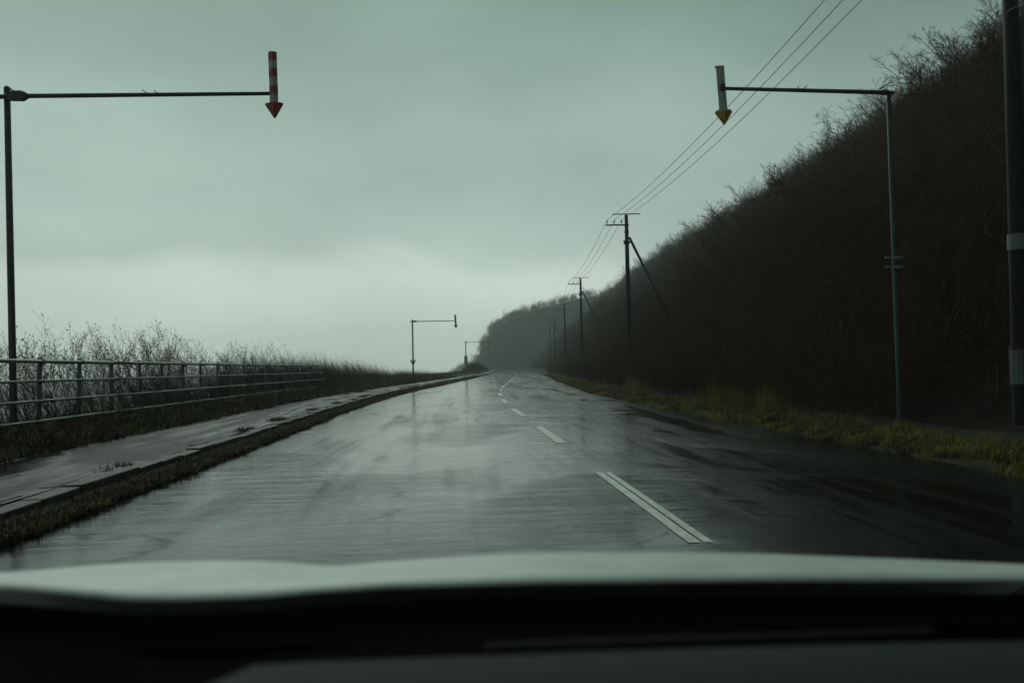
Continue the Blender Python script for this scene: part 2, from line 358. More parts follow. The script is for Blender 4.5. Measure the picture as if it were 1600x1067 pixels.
# concrete edging on the footway side of the kerb, broken by dirt
ek = MB().box((-.07, -.93, -.05), (.07, .93, .035)); eme = ek.mesh('edging_strip', M['kerb'])
s = 4.0
while s < 90:
    if rk.random() < .55: inst('edging_strip', eme, kerb, P(s, -6.24, .126 + rk.uniform(-.004, .004)), (0, rk.uniform(-.01, .01), -heading(s) + rk.uniform(-.015, .015)), (rk.uniform(.6, 1.1), rk.uniform(.35, 1), 1))
    s += 1.9
# sea
b = MB(); b.add([(-1400, -150, -5), (1400, -150, -5), (1400, 1400, -5), (-1400, 1400, -5)], [(0, 1, 2, 3)])
sea = b.build('sea', M['sea']); sea['kind'] = 'structure'

# far headlands
def headland(name, x0, x1, y0, y1, tab, step, base=-6):
    def hf(x, y):
        v = (y - y0) / (y1 - y0)
        prof = sm(0, .32, v) * (1 - sm(.75, 1, v))
        return base + (lerp_tab(tab, x - (y - (y0 + y1) / 2) * .02) - base) * prof + 1.2 * noise.noise(Vector((x * .05, y * .05, 4)))
    b = MB(); xs = frange(x0, x1, step); ys = frange(y0, y1, step)
    for y in ys:
        for x in xs: b.v.append((x, y, hf(x, y)))
    n = len(xs)
    for i in range(len(ys) - 1):
        for j in range(n - 1): b.f.append((i * n + j, i * n + j + 1, (i + 1) * n + j + 1, (i + 1) * n + j))
    o = b.build(name, M['soil'], smooth=True); o['kind'] = 'structure'
    return hf
HL1 = headland('headland', -4, 380, 470, 650, [(2, -6), (8, -1), (12, 11), (19.5, 23), (33, 29), (50, 33), (66, 37), (105, 42), (380, 43)], 4)
HL2 = headland('far_headland', -16, 120, 780, 900, [(-14, -6), (-6, -3), (2.4, 3.5), (15.6, 6), (60, 12), (120, 16)], 4)

# ------------------------------------------------------------------ plants: grown shapes
def grow(seed, stems, H, r0, lean=.15, spread=.5, kids=(5, 4), wob=.16, base_r=.25, twig_r=.008, seglen=None, upk=.05, first=.25):
    """returns (thick chains, thin chains): polylines with radii"""
    rg = random.Random(seed); thick = []; thin = []
    def run(p, d, ln, r, lev, rend):
        n = 5 if lev == 0 else (4 if lev == 1 else 3)
        pts = [p.copy()]; rr = [r]
        for i in range(n):
            d = (d + Vector((rg.gauss(0, wob), rg.gauss(0, wob), rg.gauss(0, wob * .6) + upk * 2))).normalized()
            p = p + d * (ln / n); pts.append(p.copy()); rr.append(r + (rend - r) * (i + 1) / n)
        (thick if lev == 0 else thin).append((pts, rr, lev))
        if lev < len(kids):
            for k in range(kids[lev]):
                f = first + (1 - first) * (k + rg.random()) / kids[lev]; f = min(f, .98); x = f * n; i = min(int(x), n - 1)
                q = pts[i].lerp(pts[i + 1], x - i); dd = (pts[i + 1] - pts[i]).normalized()
                a = dd.orthogonal().normalized(); a.rotate(Matrix.Rotation(rg.uniform(0, 6.28), 3, dd))
                nd = (dd + a * rg.uniform(.6, 1.3) * spread * 1.5 + Vector((0, 0, upk * 2))).normalized()
                rq = max(twig_r, (r + (rend - r) * f) * .6)
                run(q, nd, ln * rg.uniform(.32, .55) * (1.15 - .45 * f), rq, lev + 1, max(twig_r * .7, rq * .4))
    for i in range(stems):
        a = rg.uniform(0, 6.28); o = Vector((math.cos(a), math.sin(a), 0)) * base_r * math.sqrt(rg.random()) * (stems > 1)
        d = Vector((o.x * .5 + rg.gauss(0, lean), o.y * .5 + rg.gauss(0, lean), 1)).normalized()
        run(o - Vector((0, 0, .15)), d, H * rg.uniform(.7, 1.05), r0 * rg.uniform(.7, 1.1), 0, twig_r * 1.3)
    return thick, thin
def chains_mesh(name, chains, m, sides=3):
    b = MB()
    for pts, rr, lev in chains: b.tube(pts, rr, 5 if (lev == 0 and rr[0] > .05) else sides, cap=False)
    return b.mesh(name, m, smooth=True)
def leaf_mesh(name, chains, m, seed, per, size):
    rg = random.Random(seed); b = MB()
    for pts, rr, lev in chains:
        if lev < 1: continue
        for k in range(per):
            if rg.random() < .45: continue
            i = rg.randrange(1, len(pts)); p = pts[i]; a = Vector((rg.gauss(0, 1), rg.gauss(0, 1), rg.gauss(-.3, 1))).normalized(); c = a.orthogonal().normalized()
            s_ = size * rg.uniform(.5, 1.2); w = a.cross(c) * s_ * .35
            b.add([p, p + a * s_ * .5 + w, p + a * s_ + c * s_ * .2, p + a * s_ * .5 - w], [(0, 1, 2), (0, 2, 3)])
    return b.mesh(name, m)
TREES = []
for i, (st, H, r0, ln, sp, kd) in enumerate([(1, 6.2, .085, .08, .62, (10, 6, 5)), (2, 5.6, .07, .16, .58, (8, 6, 4)), (3, 5.0, .05, .2, .55, (7, 5, 4)), (1, 6.6, .09, .12, .66, (11, 6, 4)), (4, 4.4, .045, .2, .5, (6, 5, 4))]):
    a, c = grow(40 + i, st, H * .8, r0, ln, sp, kd, base_r=.35, wob=.2, twig_r=.0065, upk=.02)
    TREES.append((chains_mesh('trunk', a, M['bark']), chains_mesh('crown', c, M['twig'])))
BRUSH = []
for i in range(5):
    a, c = grow(70 + i, 11, 3.6, .028, .22, .38, (5, 4), base_r=1.0, wob=.10)
    bb = MB()
    for pl, rd, lv in a: bb.tube(pl, rd, 3, cap=False)
    nthick = len(bb.f)
    for pl, rd, lv in c: bb.tube(pl, rd, 3, cap=False)
    rl = random.Random(i)
    for pl, rd, lv in c:
        if lv < 2 or rl.random() < .5: continue
        p = pl[rl.randrange(1, len(pl))]; d_ = Vector((rl.gauss(0, 1), rl.gauss(0, 1), rl.gauss(0, 1))).normalized(); c_ = d_.orthogonal() * .05
        bb.add([p, p + d_ * .07 + c_, p + d_ * .15, p + d_ * .07 - c_], [(0, 1, 2), (0, 2, 3)])
    bm_ = bb.mesh('brush', M['twig']); bm_.materials.append(M['pale']); BRUSH.append(bm_)
    for f_ in range(nthick): bm_.polygons[f_].material_index = 1
SHRUB = []
for i in range(5):
    a, c = grow(90 + i, 9, 1.9, .009, .22, .5, (6, 4), base_r=.6, wob=.15, twig_r=.003, upk=.03)
    SHRUB.append((chains_mesh('stems', a + c, M['stem']), leaf_mesh('leaves', c, M['leafb'], i, 2, .045)))
def tuft(seed, n, h, w, m, spread=.12, bend=.5):
    rg = random.Random(seed); b = MB()
    for k in range(n):
        a = rg.uniform(0, 6.28); r = spread * math.sqrt(rg.random()); o = Vector((math.cos(a) * r, math.sin(a) * r, -.02))
        a2 = rg.uniform(0, 6.28); d = Vector((math.cos(a2), math.sin(a2), 0)); sd_ = Vector((-d.y, d.x, 0)); hh = h * rg.uniform(.5, 1.1); bd = rg.uniform(.1, 1) * bend
        p1 = o + Vector((0, 0, hh * .55)) + d * hh * bd * .3; p2 = o + Vector((0, 0, hh * (1 - .3 * bd))) + d * hh * bd
        b.add([o - sd_ * w, o + sd_ * w, p1 + sd_ * w * .7, p1 - sd_ * w * .7, p2], [(0, 1, 2, 3), (3, 2, 4)])
    return b.mesh('tuft', m)
T_GREEN = [tuft(i, 26, .17, .006, M['grass'], .16, .8) for i in range(3)] + [tuft(9, 22, .22, .005, M['dry'], .15, .7)]
T_BROWN = [tuft(20 + i, 26, .17, .006, M['brown'], .17, .9) for i in range(3)] + [tuft(29, 20, .15, .005, M['grass'], .15, .8)]
T_REED = [tuft(30 + i, 30, 1.05, .006, M['dry'], .25, .35) for i in range(3)] + [tuft(39, 26, .8, .005, M['brown'], .25, .4)]
T_MARSH = [tuft(50 + i, 26, 1.5, .005, M['brown'], .4, .35) for i in range(3)] + [tuft(56 + i, 12, 1.6, .0035, M['straw'], .4, .3) for i in range(2)]

def lean(ty, rz, tx=0):
    return tuple((Matrix.Rotation(tx, 3, 'X') @ Matrix.Rotation(ty, 3, 'Y') @ Matrix.Rotation(rz, 3, 'Z')).to_euler())
def scatter(name, pts, protos, label, cat):
    """one object: many small plants set on points, drawn with geometry nodes"""
    me = bpy.data.meshes.new(name); me.from_pydata([tuple(p[0]) for p in pts], [], [])
    for nm, ty, idx, key in (('rot', 'FLOAT_VECTOR', 1, 'vector'), ('scl', 'FLOAT_VECTOR', 2, 'vector'), ('pick', 'INT', 3, 'value')):
        at = me.attributes.new(nm, ty, 'POINT')
        for i, p in enumerate(pts): setattr(at.data[i], key, p[idx])
    o = bpy.data.objects.new(name, me); col.objects.link(o)
    g = bpy.data.node_groups.new(name, 'GeometryNodeTree'); g.interface.new_socket('Geometry', in_out='INPUT', socket_type='NodeSocketGeometry'); g.interface.new_socket('Geometry', in_out='OUTPUT', socket_type='NodeSocketGeometry')
    gi = g.nodes.new('NodeGroupInput'); go = g.nodes.new('NodeGroupOutput'); jn = g.nodes.new('GeometryNodeJoinGeometry'); ip = g.nodes.new('GeometryNodeInstanceOnPoints')
    for pm in protos:
        po = bpy.data.objects.new('source', pm)
        oi = g.nodes.new('GeometryNodeObjectInfo'); oi.inputs['Object'].default_value = po; oi.inputs['As Instance'].default_value = False
        gt = g.nodes.new('GeometryNodeGeometryToInstance'); g.links.new(oi.outputs['Geometry'], gt.inputs[0]); g.links.new(gt.outputs[0], jn.inputs[0])
    def na(nm, ty):
        a = g.nodes.new('GeometryNodeInputNamedAttribute'); a.data_type = ty; a.inputs['Name'].default_value = nm; return a.outputs['Attribute']
    g.links.new(gi.outputs[0], ip.inputs['Points']); g.links.new(jn.outputs[0], ip.inputs['Instance']); ip.inputs['Pick Instance'].default_value = True
    g.links.new(na('pick', 'INT'), ip.inputs['Instance Index']); g.links.new(na('scl', 'FLOAT_VECTOR'), ip.inputs['Scale'])
    er = g.nodes.new('FunctionNodeEulerToRotation'); g.links.new(na('rot', 'FLOAT_VECTOR'), er.inputs[0]); g.links.new(er.outputs[0], ip.inputs['Rotation'])
    g.links.new(ip.outputs[0], go.inputs[0])
    md = o.modifiers.new('scatter', 'NODES'); md.node_group = g
    return tag(o, label, cat, kind='stuff')

# hillside: brush and trees as one mass, standing trees one can pick out as things
rv = random.Random(12)
pts = []
protos = BRUSH + [t[1] for t in TREES]
s = -12.0
while s < 460:
    dens = .5 if s < 130 else (.36 if s < 250 else .26)
    for k in range(int(4 * 39 * dens * .62)):
        u = 8.0 + 39 * rv.random() ** 1.15; ss = s + rv.random() * 4
        if ss < 26 and u < 9.0: continue
        near = u < 13
        pick = rv.randrange(5) if (near and rv.random() < .75) or rv.random() < .45 else 5 + rv.randrange(5)
        sc1 = rv.uniform(.7, 1.05) * (.62 + .38 * sm(8, 15, u)) * (1.0 if pick >= 5 else 1.15)
        p = P(ss, u, hz(ss, u) - .1)
        pts.append((p, (rv.gauss(0, .07), rv.gauss(-.05, .07), rv.uniform(0, 6.28)), (sc1, sc1, sc1 * rv.uniform(.9, 1.15)), pick))
    s += 4
for k in range(3600):
    ss = 8 + 190 * rv.random() ** 1.5; u = 6.0 + 10.4 * rv.random() ** 1.5
    if abs(ss - 17) < 2.2 and u < 8.7: continue
    if ss < 16 and u < 8.7: continue
    sc1 = rv.uniform(.3, .7) * (.55 + .65 * sm(6.3, 12, u))
    pts.append((P(ss, u, hz(ss, u) - .1), (rv.gauss(0, .1), rv.gauss(-.02, .1), rv.uniform(0, 6.28)), (sc1 * .8, sc1 * .8, sc1 * 1.15), rv.randrange(5)))
for k in range(4200):
    ss = 10 + 300 * rv.random() ** 1.2; u = 12 + 34 * rv.random()
    sc1 = rv.uniform(.7, 1.3); pts.append((P(ss, u, hz(ss, u) - .1), (rv.gauss(0, .1), rv.gauss(-.05, .1), rv.uniform(0, 6.28)), (sc1, sc1, sc1), rv.randrange(5)))
scatter('hillside_undergrowth', pts, protos, 'dark mass of bare brush and saplings covering the whole hillside', 'brush')
pts = []
for k in range(1500):
    x = rv.uniform(5, 160); y = 475 + 140 * rv.random() ** 1.3; z = HL1(x, y)
    if z < -3: continue
    q = rv.uniform(.8, 1.3); pts.append((Vector((x, y, z - .3)), (0, 0, rv.uniform(0, 6.28)), (q, q, q), rv.randrange(10)))
scatter('headland_woods', pts, protos, 'misty bare wood covering the headland beyond the bend', 'wood')
pts = []
for k in range(260):
    x = rv.uniform(-12, 60); y = rv.uniform(785, 860); z = HL2(x, y)
    if z < -4: continue
    q = rv.uniform(.7, 1.1); pts.append((Vector((x, y, z - .3)), (0, 0, rv.uniform(0, 6.28)), (q, q, q * .8), rv.randrange(10)))
scatter('far_headland_woods', pts, protos, 'faintest grey scrub on the low point out in the mist', 'wood')

def tree(loc, kind, q, rz, label, group=None, tilt=(0, 0)):
    e = empty('bare_tree', loc, rz); e.scale = (q, q, q); e.rotation_euler = (tilt[0], tilt[1], rz)
    inst('trunk', TREES[kind][0], e); inst('crown', TREES[kind][1], e)
    return tag(e, label, 'tree', group)
# ridge trees against the sky
tree(P(97, 41.5, hz(97, 41.5)), 0, 1.0, .4, 'forked bare tree standing tallest on the ridge above the white arrow arm')
tree(P(91, 41.8, hz(91, 41.8)), 1, .95, 2.0, 'crooked bare tree on the ridge just uphill of the tallest forked one')
for s_, kd, q in ((74, 3, .95), (77, 0, .9), (80, 2, 1.1), (83, 1, 1.0), (86, 4, 1.1), (103, 2, 1.0), (108, 4, 1.1), (114, 1, .9), (121, 2, 1.0), (128, 0, .8), (136, 4, 1.1), (145, 2, .9), (154, 1, .9), (164, 0, .85), (176, 3, .75), (190, 2, .9), (205, 1, .9), (222, 0, .8)):
    u = 42 + rv.uniform(-1.5, 1.5)
    tree(P(s_, u, hz(s_, u) - .1), kd, q, rv.uniform(0, 6.28), 'bare tree fringing the hill ridge against the grey sky', 'bare trees along the ridge')
# saplings at the foot of the slope, behind the grass verge
s = 13.0
while s < 160:
    u = rv.uniform(6.6, 8.2) if s > 21 else rv.uniform(8.7, 9.4)
    tree(P(s, u, hz(s, u) - .08), rv.choice((1, 2, 4, 4)), rv.uniform(.5, .72), rv.uniform(0, 6.28), 'slender dark sapling at the foot of the hill behind the grass verge', 'saplings along the verge')
    s += rv.uniform(1.6, 3.2) * (1 + s / 120)

# grasses
pts = []
for k in range(12000):
    s = 6 + 150 * rv.random() ** 1.9; e = rb_edge(s); u = e - .12 + (1.35 + .6 * noise.noise(Vector((s * .5, 0, 3)))) * rv.random() ** .8
    if noise.noise(Vector((s * 1.1, u * 1.6, 8))) < -.16 and rv.random() < .85: continue
    q = rv.uniform(.5, 1.05) * (1 + .7 * max(0, noise.noise(Vector((s * .8, u * 1.2, 1))))) * (1 + s / 120) * (.8 + .35 * sm(4.8, 6.5, u))
    pts.append((P(s, u, gz(s, u)), (rv.gauss(0, .1), rv.gauss(0, .1), rv.uniform(0, 6.28)), (q, q, q), rv.choice((0, 1, 2, 3, 4, 5, 0, 1)) if noise.noise(Vector((s * .35, u * .8, 6))) > -.1 else rv.choice((3, 4, 5, 6, 0))))
scatter('verge_grass', pts, T_GREEN + T_BROWN[:3], 'short wet olive grass along the foot of the dark hill', 'grass')
pts = []
for c_s, c_u, n_, w_, l_ in ((24.5, 5.95, 26, .25, 1.3), (28, 6.0, 44, .25, 1.8), (44, 5.95, 46, .3, 2.2), (62, 6.1, 14, .4, 4)):
    for k in range(n_):
        s = c_s + rv.gauss(0, l_ * .6); u = c_u + rv.gauss(0, w_ * .6); q = rv.uniform(.5, .95)
        if u < 5.5: continue
        pts.append((P(s, u, gz(s, u)), (rv.gauss(0, .1), rv.gauss(0, .1), rv.uniform(0, 6.28)), (q, q, q), rv.choice((0, 0, 1, 1, 2, 3))))
scatter('dry_reed_grass', pts, T_REED, 'tall straw-coloured dry grass in clumps on the verge under the brush', 'grass')
pts = []
for k in range(7500):
    s = 5 + 130 * rv.random() ** 1.7; u = -8.2 - 1.6 * rv.random(); q = rv.uniform(.7, 1.4) * (1 + s / 130)
    pts.append((P(s, u, gz(s, u)), (rv.gauss(0, .12), rv.gauss(0, .12), rv.uniform(0, 6.28)), (q, q, q * .9), rv.choice((0, 0, 1, 1, 2, 2, 3))))
scatter('bank_grass', pts, T_BROWN, 'brown matted grass on the low bank under the fence', 'grass')
pts = []
for k in range(12000):
    s = 2 + 150 * rv.random() ** 1.6; u = -5.58 - .30 * rv.random() if rv.random() < .85 else -6.14 - .2 * rv.random()
    if u > -5.9: u = -5.88 + (.36 + .16 * noise.noise(Vector((s * .6, 4, 4)))) * rv.random() ** .9
    q = rv.uniform(.5, 1.0) * (1 + s / 140) * (.75 + 1.6 * max(0, -5.6 - u))
    if u < -6.1: q *= .5
    if u < -6.1 and noise.noise(Vector((s * .5, 1, 1))) < .12: continue
    pts.append((P(s, u, .01 if u > -5.9 else .14), (rv.gauss(0, .12), rv.gauss(0, .12), rv.uniform(0, 6.28)), (q, q, q * .75), rv.choice((0, 0, 1, 1, 2, 2, 3))))
scatter('gutter_grass', pts, T_BROWN, 'dark weeds and moss growing along the gutter below the kerb', 'weeds')
# rank growth between the end of the fence and the bend
pts = []
for k in range(2600):
    s = 44 + 190 * rv.random() ** 1.4; u = -8.9 - 3.6 * rv.random()
    q = rv.uniform(.6, 1.05) * (1.55 - .65 * sm(62, 95, s) - .35 * sm(95, 140, s))
    pts.append((P(s, u, gz(s, u) - .05), lean(rv.gauss(-.42, .12), rv.uniform(0, 6.28), rv.gauss(0, .1)), (q, q, q), rv.randrange(3)))
for k in range(420):
    s = 13 + 36 * rv.random() ** .9; u = -9.5 - 2.6 * rv.random(); q = rv.uniform(.5, 1.0)
    pts.append((P(s, u, gz(s, u) - .05), lean(rv.gauss(-.40, .10), rv.uniform(0, 6.28), rv.gauss(0, .08)), (q * .8, q * .8, q), 3 + rv.randrange(2)))
scatter('seaward_grass', pts, T_MARSH, 'wind-bent reeds and rank grass on the seaward side of the railing', 'grass')

# bare shrubs behind the fence
s = 12.5; i = 0
while s < 62:
    for row in range(2):
        u = -9.8 - row * .9 + rv.uniform(-.3, .3); sx = s + rv.uniform(-.5, .5); q = rv.uniform(.70, 1.0) * (1 - .004 * max(0, sx - 40) * 4 * (sx > 40)) + (.06 if row == 1 else 0) - .10 * (1 - sm(15, 24, sx))
        k_ = rv.randrange(5)
        e = empty('bare_shrub', P(sx, u, gz(sx, u) - .03), rv.uniform(0, 6.28)); e.scale = (q, q, q); e.rotation_euler = lean(rv.gauss(-.28, .1), rv.uniform(0, 6.28), rv.gauss(0, .06))
        inst('stems', SHRUB[k_][0], e); inst('leaves', SHRUB[k_][1], e)
        tag(e, 'leafless twiggy shrub in the hedge behind the railing', 'shrub', 'shrubs behind the railing')
        i += 1
    s += 1.35 if s < 40 else 1.8
e = empty('bare_shrub', P(26.5, -9.9, gz(26.5, -9.9) - .03)); e.scale = (1.08, 1.08, 1.08); e.rotation_euler = lean(-.1, 1.0)
inst('stems', SHRUB[2][0], e); inst('leaves', SHRUB[2][1], e)
tag(e, 'tallest shrub of the hedge, its dark top leaves against the sky above the railing', 'shrub', 'shrubs behind the railing')
# rounded bush at the bend
e = empty('roadside_bush', P(205, -8.6, .2)); rr = random.Random(3)
chs = []
for q in range(16):
    a, c = grow(200 + q, 5, 1.9, .03, .3, .5, (5, 3), base_r=.5, twig_r=.014)
    off = Vector((rr.uniform(-2.2, 2.2), rr.uniform(-3, 3), 0)); kz = .55 + .6 * (1 - (off.x / 2.4) ** 2)
    for pl, rd, lv in a + c: chs.append(([Vector((p.x + off.x, p.y + off.y, p.z * kz)) for p in pl], rd, lv))
inst('stems', chains_mesh('stems', chs, M['stem']), e); inst('leaves', leaf_mesh('leaves', chs, M['leafb'], 5, 7, .16), e)
tag(e, 'low dark rounded bush on the seaward side where the road bends', 'bush')

# ------------------------------------------------------------------ railing
FU, ZT, ZB = -9.02, 1.61, .58
fence = empty('railing', P(10.4, FU, .42)); fl = Vector(fence.location)
pm = MB().tube([(0, 0, -.35), (0, 0, 1.20)], .042, 10); pm.tube([(0, 0, 1.20), (0, 0, 1.245), (0, 0, 1.262)], [.05, .05, .03], 10); pme = pm.mesh('post', M['post'], True)
cm = MB().tube([(0, -.03, 0), (0, .03, 0)], .044, 10); cm.box((-.06, -.022, -.028), (.0, .022, .028)); cme = cm.mesh('rail_clamp', M['galv'])
rail_z = [ZT, ZT - (ZT - ZB) / 3, ZT - 2 * (ZT - ZB) / 3, ZB]
s = 10.4
while s < 50.5:
    p = P(s, FU - .075, .42) - fl
    o = inst('post', pme, fence, p, (rv.gauss(0, .008), rv.gauss(0, .012), -heading(s)))
    if s < 36:
        for z in rail_z: inst('rail_clamp', cme, o, (.075, 0, z - .42), (0, 0, 0), (1, 1, 1) if z == ZT else (.75, 1, .75))
    s += 1.85
for z, r in zip(rail_z, (.034, .024, .024, .024)):
    for a, b_ in ((9.5, 21.5), (21.5, 34.45), (34.45, 51.2)):
        MB().tube([P(x, FU, z + .006 * noise.noise(Vector((x * .3, z * 5, 0)))) - fl for x in frange(a + .004, b_ - .004, 1.2)], r, 10).build('rail', M['galv'], fence, True)
tag(fence, 'grey steel pipe railing with four rails along the seaward bank', 'railing')

# ------------------------------------------------------------------ road-edge arrow signs on gantry arms
def arrow_part(root, cx, top, tot, w, hw, back=False, lean=0):
    """downward arrow hanging at x = cx (local), top z, total height"""
    hh = tot * .235; body = tot - hh; d = .055
    a = empty('arrow', (cx, -.12, top)); a.parent = root; a.rotation_euler = (0, lean, 0)
    if not back:
        n = 6
        for i in range(n):
            z1 = -body * i / n; z0 = -body * (i + 1) / n
            prof = [(-w / 2, z0 + .001), (w / 2, z0 + .001), (w / 2, z1), (-w / 2, z1)]
            b = MB()      # folded plate: ridge towards the driver
            b.add([(-w / 2, 0, z0 + .001), (0, -d, z0 + .001), (w / 2, 0, z0 + .001), (w / 2, 0, z1), (0, -d, z1), (-w / 2, 0, z1), (0, .012, z0 + .001), (0, .012, z1)],
                  [(0, 1, 4, 5), (1, 2, 3, 4), (2, 6, 7, 3), (6, 0, 5, 7), (5, 4, 3, 7), (0, 6, 2, 1)])
            b.build('stripe', M['red' if i % 2 == 0 else 'white'], a)
    else:
        MB().add([(-w / 2, 0, -body), (0, .045, -body), (w / 2, 0, -body), (w / 2, 0, -.05), (0, .045, -.05), (-w / 2, 0, -.05), (0, -.012, -body), (0, -.012, -.05)],
                 [(0, 1, 4, 5), (1, 2, 3, 4), (2, 6, 7, 3), (6, 0, 5, 7), (5, 4, 3, 7), (0, 6, 2, 1)]).build('shaft', M['white'], a)
        MB().add([(-w / 2 - .004, -.015, -.05), (w / 2 + .004, -.015, -.05), (w / 2 + .004, .04, 0), (-w / 2 - .004, .04, 0), (-w / 2 - .004, .05, -.05), (w / 2 + .004, .05, -.05)],
                 [(0, 1, 2, 3), (4, 3, 2, 5), (0, 3, 4), (1, 5, 2), (0, 4, 5, 1)]).build('top_cap', M['orange'], a)
        MB().tube([(-.02, -.10, -tot * .36), (.02, -.02, -tot * .30)], .012, 6).tube([(-.02, -.02, -tot * .42), (.04, -.09, -tot * .36)], .014, 6).box((-.03, -.06, -tot * .43), (.05, -.013, -tot * .33)).build('bracket', M['galv_dark'], a)
    # head: rounded downward triangle, two folded faces
    c = .028; y_ = -d * 1.3
    L_ = [(-hw / 2 + c, -body), (-hw / 2 + .006, -body - .012), (-hw / 2, -body - c), (-c * .7, -tot + c * .55), (0, -tot)]
    v = [(x, .012, z) for x, z in L_] + [(-x, .012, z) for x, z in reversed(L_[:-1])]
    n = len(v); k0 = n; fr_ = [(x, -.004, z) for x, _, z in v]
    ridge_t = (0, y_, -body); ridge_b = (0, y_ * .6, -tot + .02)
    vv = v + fr_ + [ridge_t, ridge_b]; rt_, rb_ = 2 * n, 2 * n + 1; h_ = n // 2
    fs = [tuple(range(n))] + [(i, n + i, n + (i + 1) % n, (i + 1) % n) for i in range(n)]
    fs += [tuple([n + i for i in range(0, h_ + 1)] + [rb_, rt_]), tuple([n + i for i in range(h_, n)] + [rt_, rb_]), (n + n - 1, n, rt_)]
    hd = MB().add(vv, fs).build('arrow_head', M['yellow' if back else 'red'], a)
    if back:
        MB().add([(-hw / 2 + .004, -.016, -body - .03), (hw / 2 - .004, -.016, -body - .03), (hw / 2 - .03, -.03, -body + .012), (-hw / 2 + .03, -.03, -body + .012), (0, -.085, -body + .012), (0, -.085, -body - .02)],
                 [(0, 1, 5), (3, 4, 2), (0, 5, 4, 3), (5, 1, 2, 4), (0, 3, 2, 1)]).build('rim_plate', M['white'], a)
    return a
def arrow_sign(base, base_z, top_z, arm_z0, arm_z1, arm_x, lean_x, label, pr=.055, arr=None, back=False, extra=None, group='arrow signs over the road edges'):
    root = empty('arrow_sign', (base[0], base[1], base_z)); sg = 1 if arm_x > 0 else -1
    tp = top_z - base_z; a0, a1 = arm_z0 - base_z, arm_z1 - base_z
    lx = lambda z: lean_x * z / tp
    MB().tube([(lx(-.6), 0, -.6), (lx(0), 0, 0), (lx(tp), 0, tp), (lx(tp), 0, tp + .02)], [pr, pr, pr * .85, pr * .5], 12).build('pole', M['galv_dark'], root, True)
    MB().tube([(lx(a0) - sg * (.05 if back else .22), -.085, a0 - .01), (lx(a0) + sg * .4, -.085, a0 + (a1 - a0) * .1), (arm_x, -.06, a1)], [.04, .04, .032], 10).build('arm', M['galv_dark'], root, True)
    kc = .5 if back else 1.0
    MB().prism([(lx(a0) + sg * kc * dx, a0 + kc * dz) for dx, dz in ((.05, -.07), (.30, -.075), (.37, -.03), (.37, .05), (.28, .085), (.12, .075), (.05, .02))][::sg], -.15 + .03 * back, -.03).build('arm_clamp', M['galv_dark'], root)
    MB().tube([(lx(a0) + sg * .02, -.05, a0 + .17), (lx(a0) + sg * .2, -.09, a0 + .06)], .012, 6).tube([(arm_x * .52, -.07, a0 + (a1 - a0) * .5 + .03), (arm_x * .50, -.07, a0 + (a1 - a0) * .5 + .09)], .008, 5).tube([(arm_x * .56, -.07, a0 + (a1 - a0) * .5 + .03), (arm_x * .545, -.07, a0 + (a1 - a0) * .5 + .08)], .008, 5).build('tie_hook', M['galv_dark'], root)
    if arr:
        at, tot, w, hw, ln = arr
        arrow_part(root, arm_x + sg * .02, at - base_z, tot, w, hw, back, ln)
    if extra == 'bracket':
        for z in (3.19, 3.02):
            MB().box((-.24, -.10, z - .012 - base_z), (.10, -.06, z + .012 - base_z)).tube([(0, 0, z - .03 - base_z), (0, 0, z + .03 - base_z)], pr * 1.25, 10).build('bracket', M['galv'], root)
    if extra == 'reflector':
        for sx in (-1, 1): MB().prism([(sx * .07, 1.45), (sx * .26, 1.86), (sx * .18, 1.92), (sx * .0, 1.62)][::sx], -.09, -.05).build('reflector_wing', M['plate'], root)
    if extra == 'marker':
        MB().box((-.28, -.10, 1.6), (.28, -.05, 3.1)).build('marker_board', M['yellow'], root)
    return tag(root, label, 'road sign', group)
arrow_sign((-9.30, 17.3), .45, 6.28, 6.105, 6.143, 4.40, -.08, 'grey gantry pole with red and white striped arrow hanging over the left road edge', .062, (6.846, 1.15, .145, .315, -.022))
arrow_sign((6.14, 17.5), .06, 6.20, 6.17, 6.262, -3.15, -.05, 'grey pole with white shafted yellow-tipped arrow in front of the hill', .05, (6.667, 1.08, .15, .315, -.055), True, 'bracket')
p2 = P(88, -8.35)
arrow_sign((-5.6, 88), .3, 5.70, 5.55, 5.55, 3.75, 0, 'faint distant gantry pole with arrow beyond the end of the railing', .075, (6.08, 1.19, .16, .34, -.05), False, 'reflector')
arrow_sign((-.18, 165), .3, 5.75, 5.65, 5.65, 3.9, 0, 'faintest farthest gantry pole with yellow marker board before the bend', .09, (6.15, 1.15, .16, .34, 0), False, 'marker')

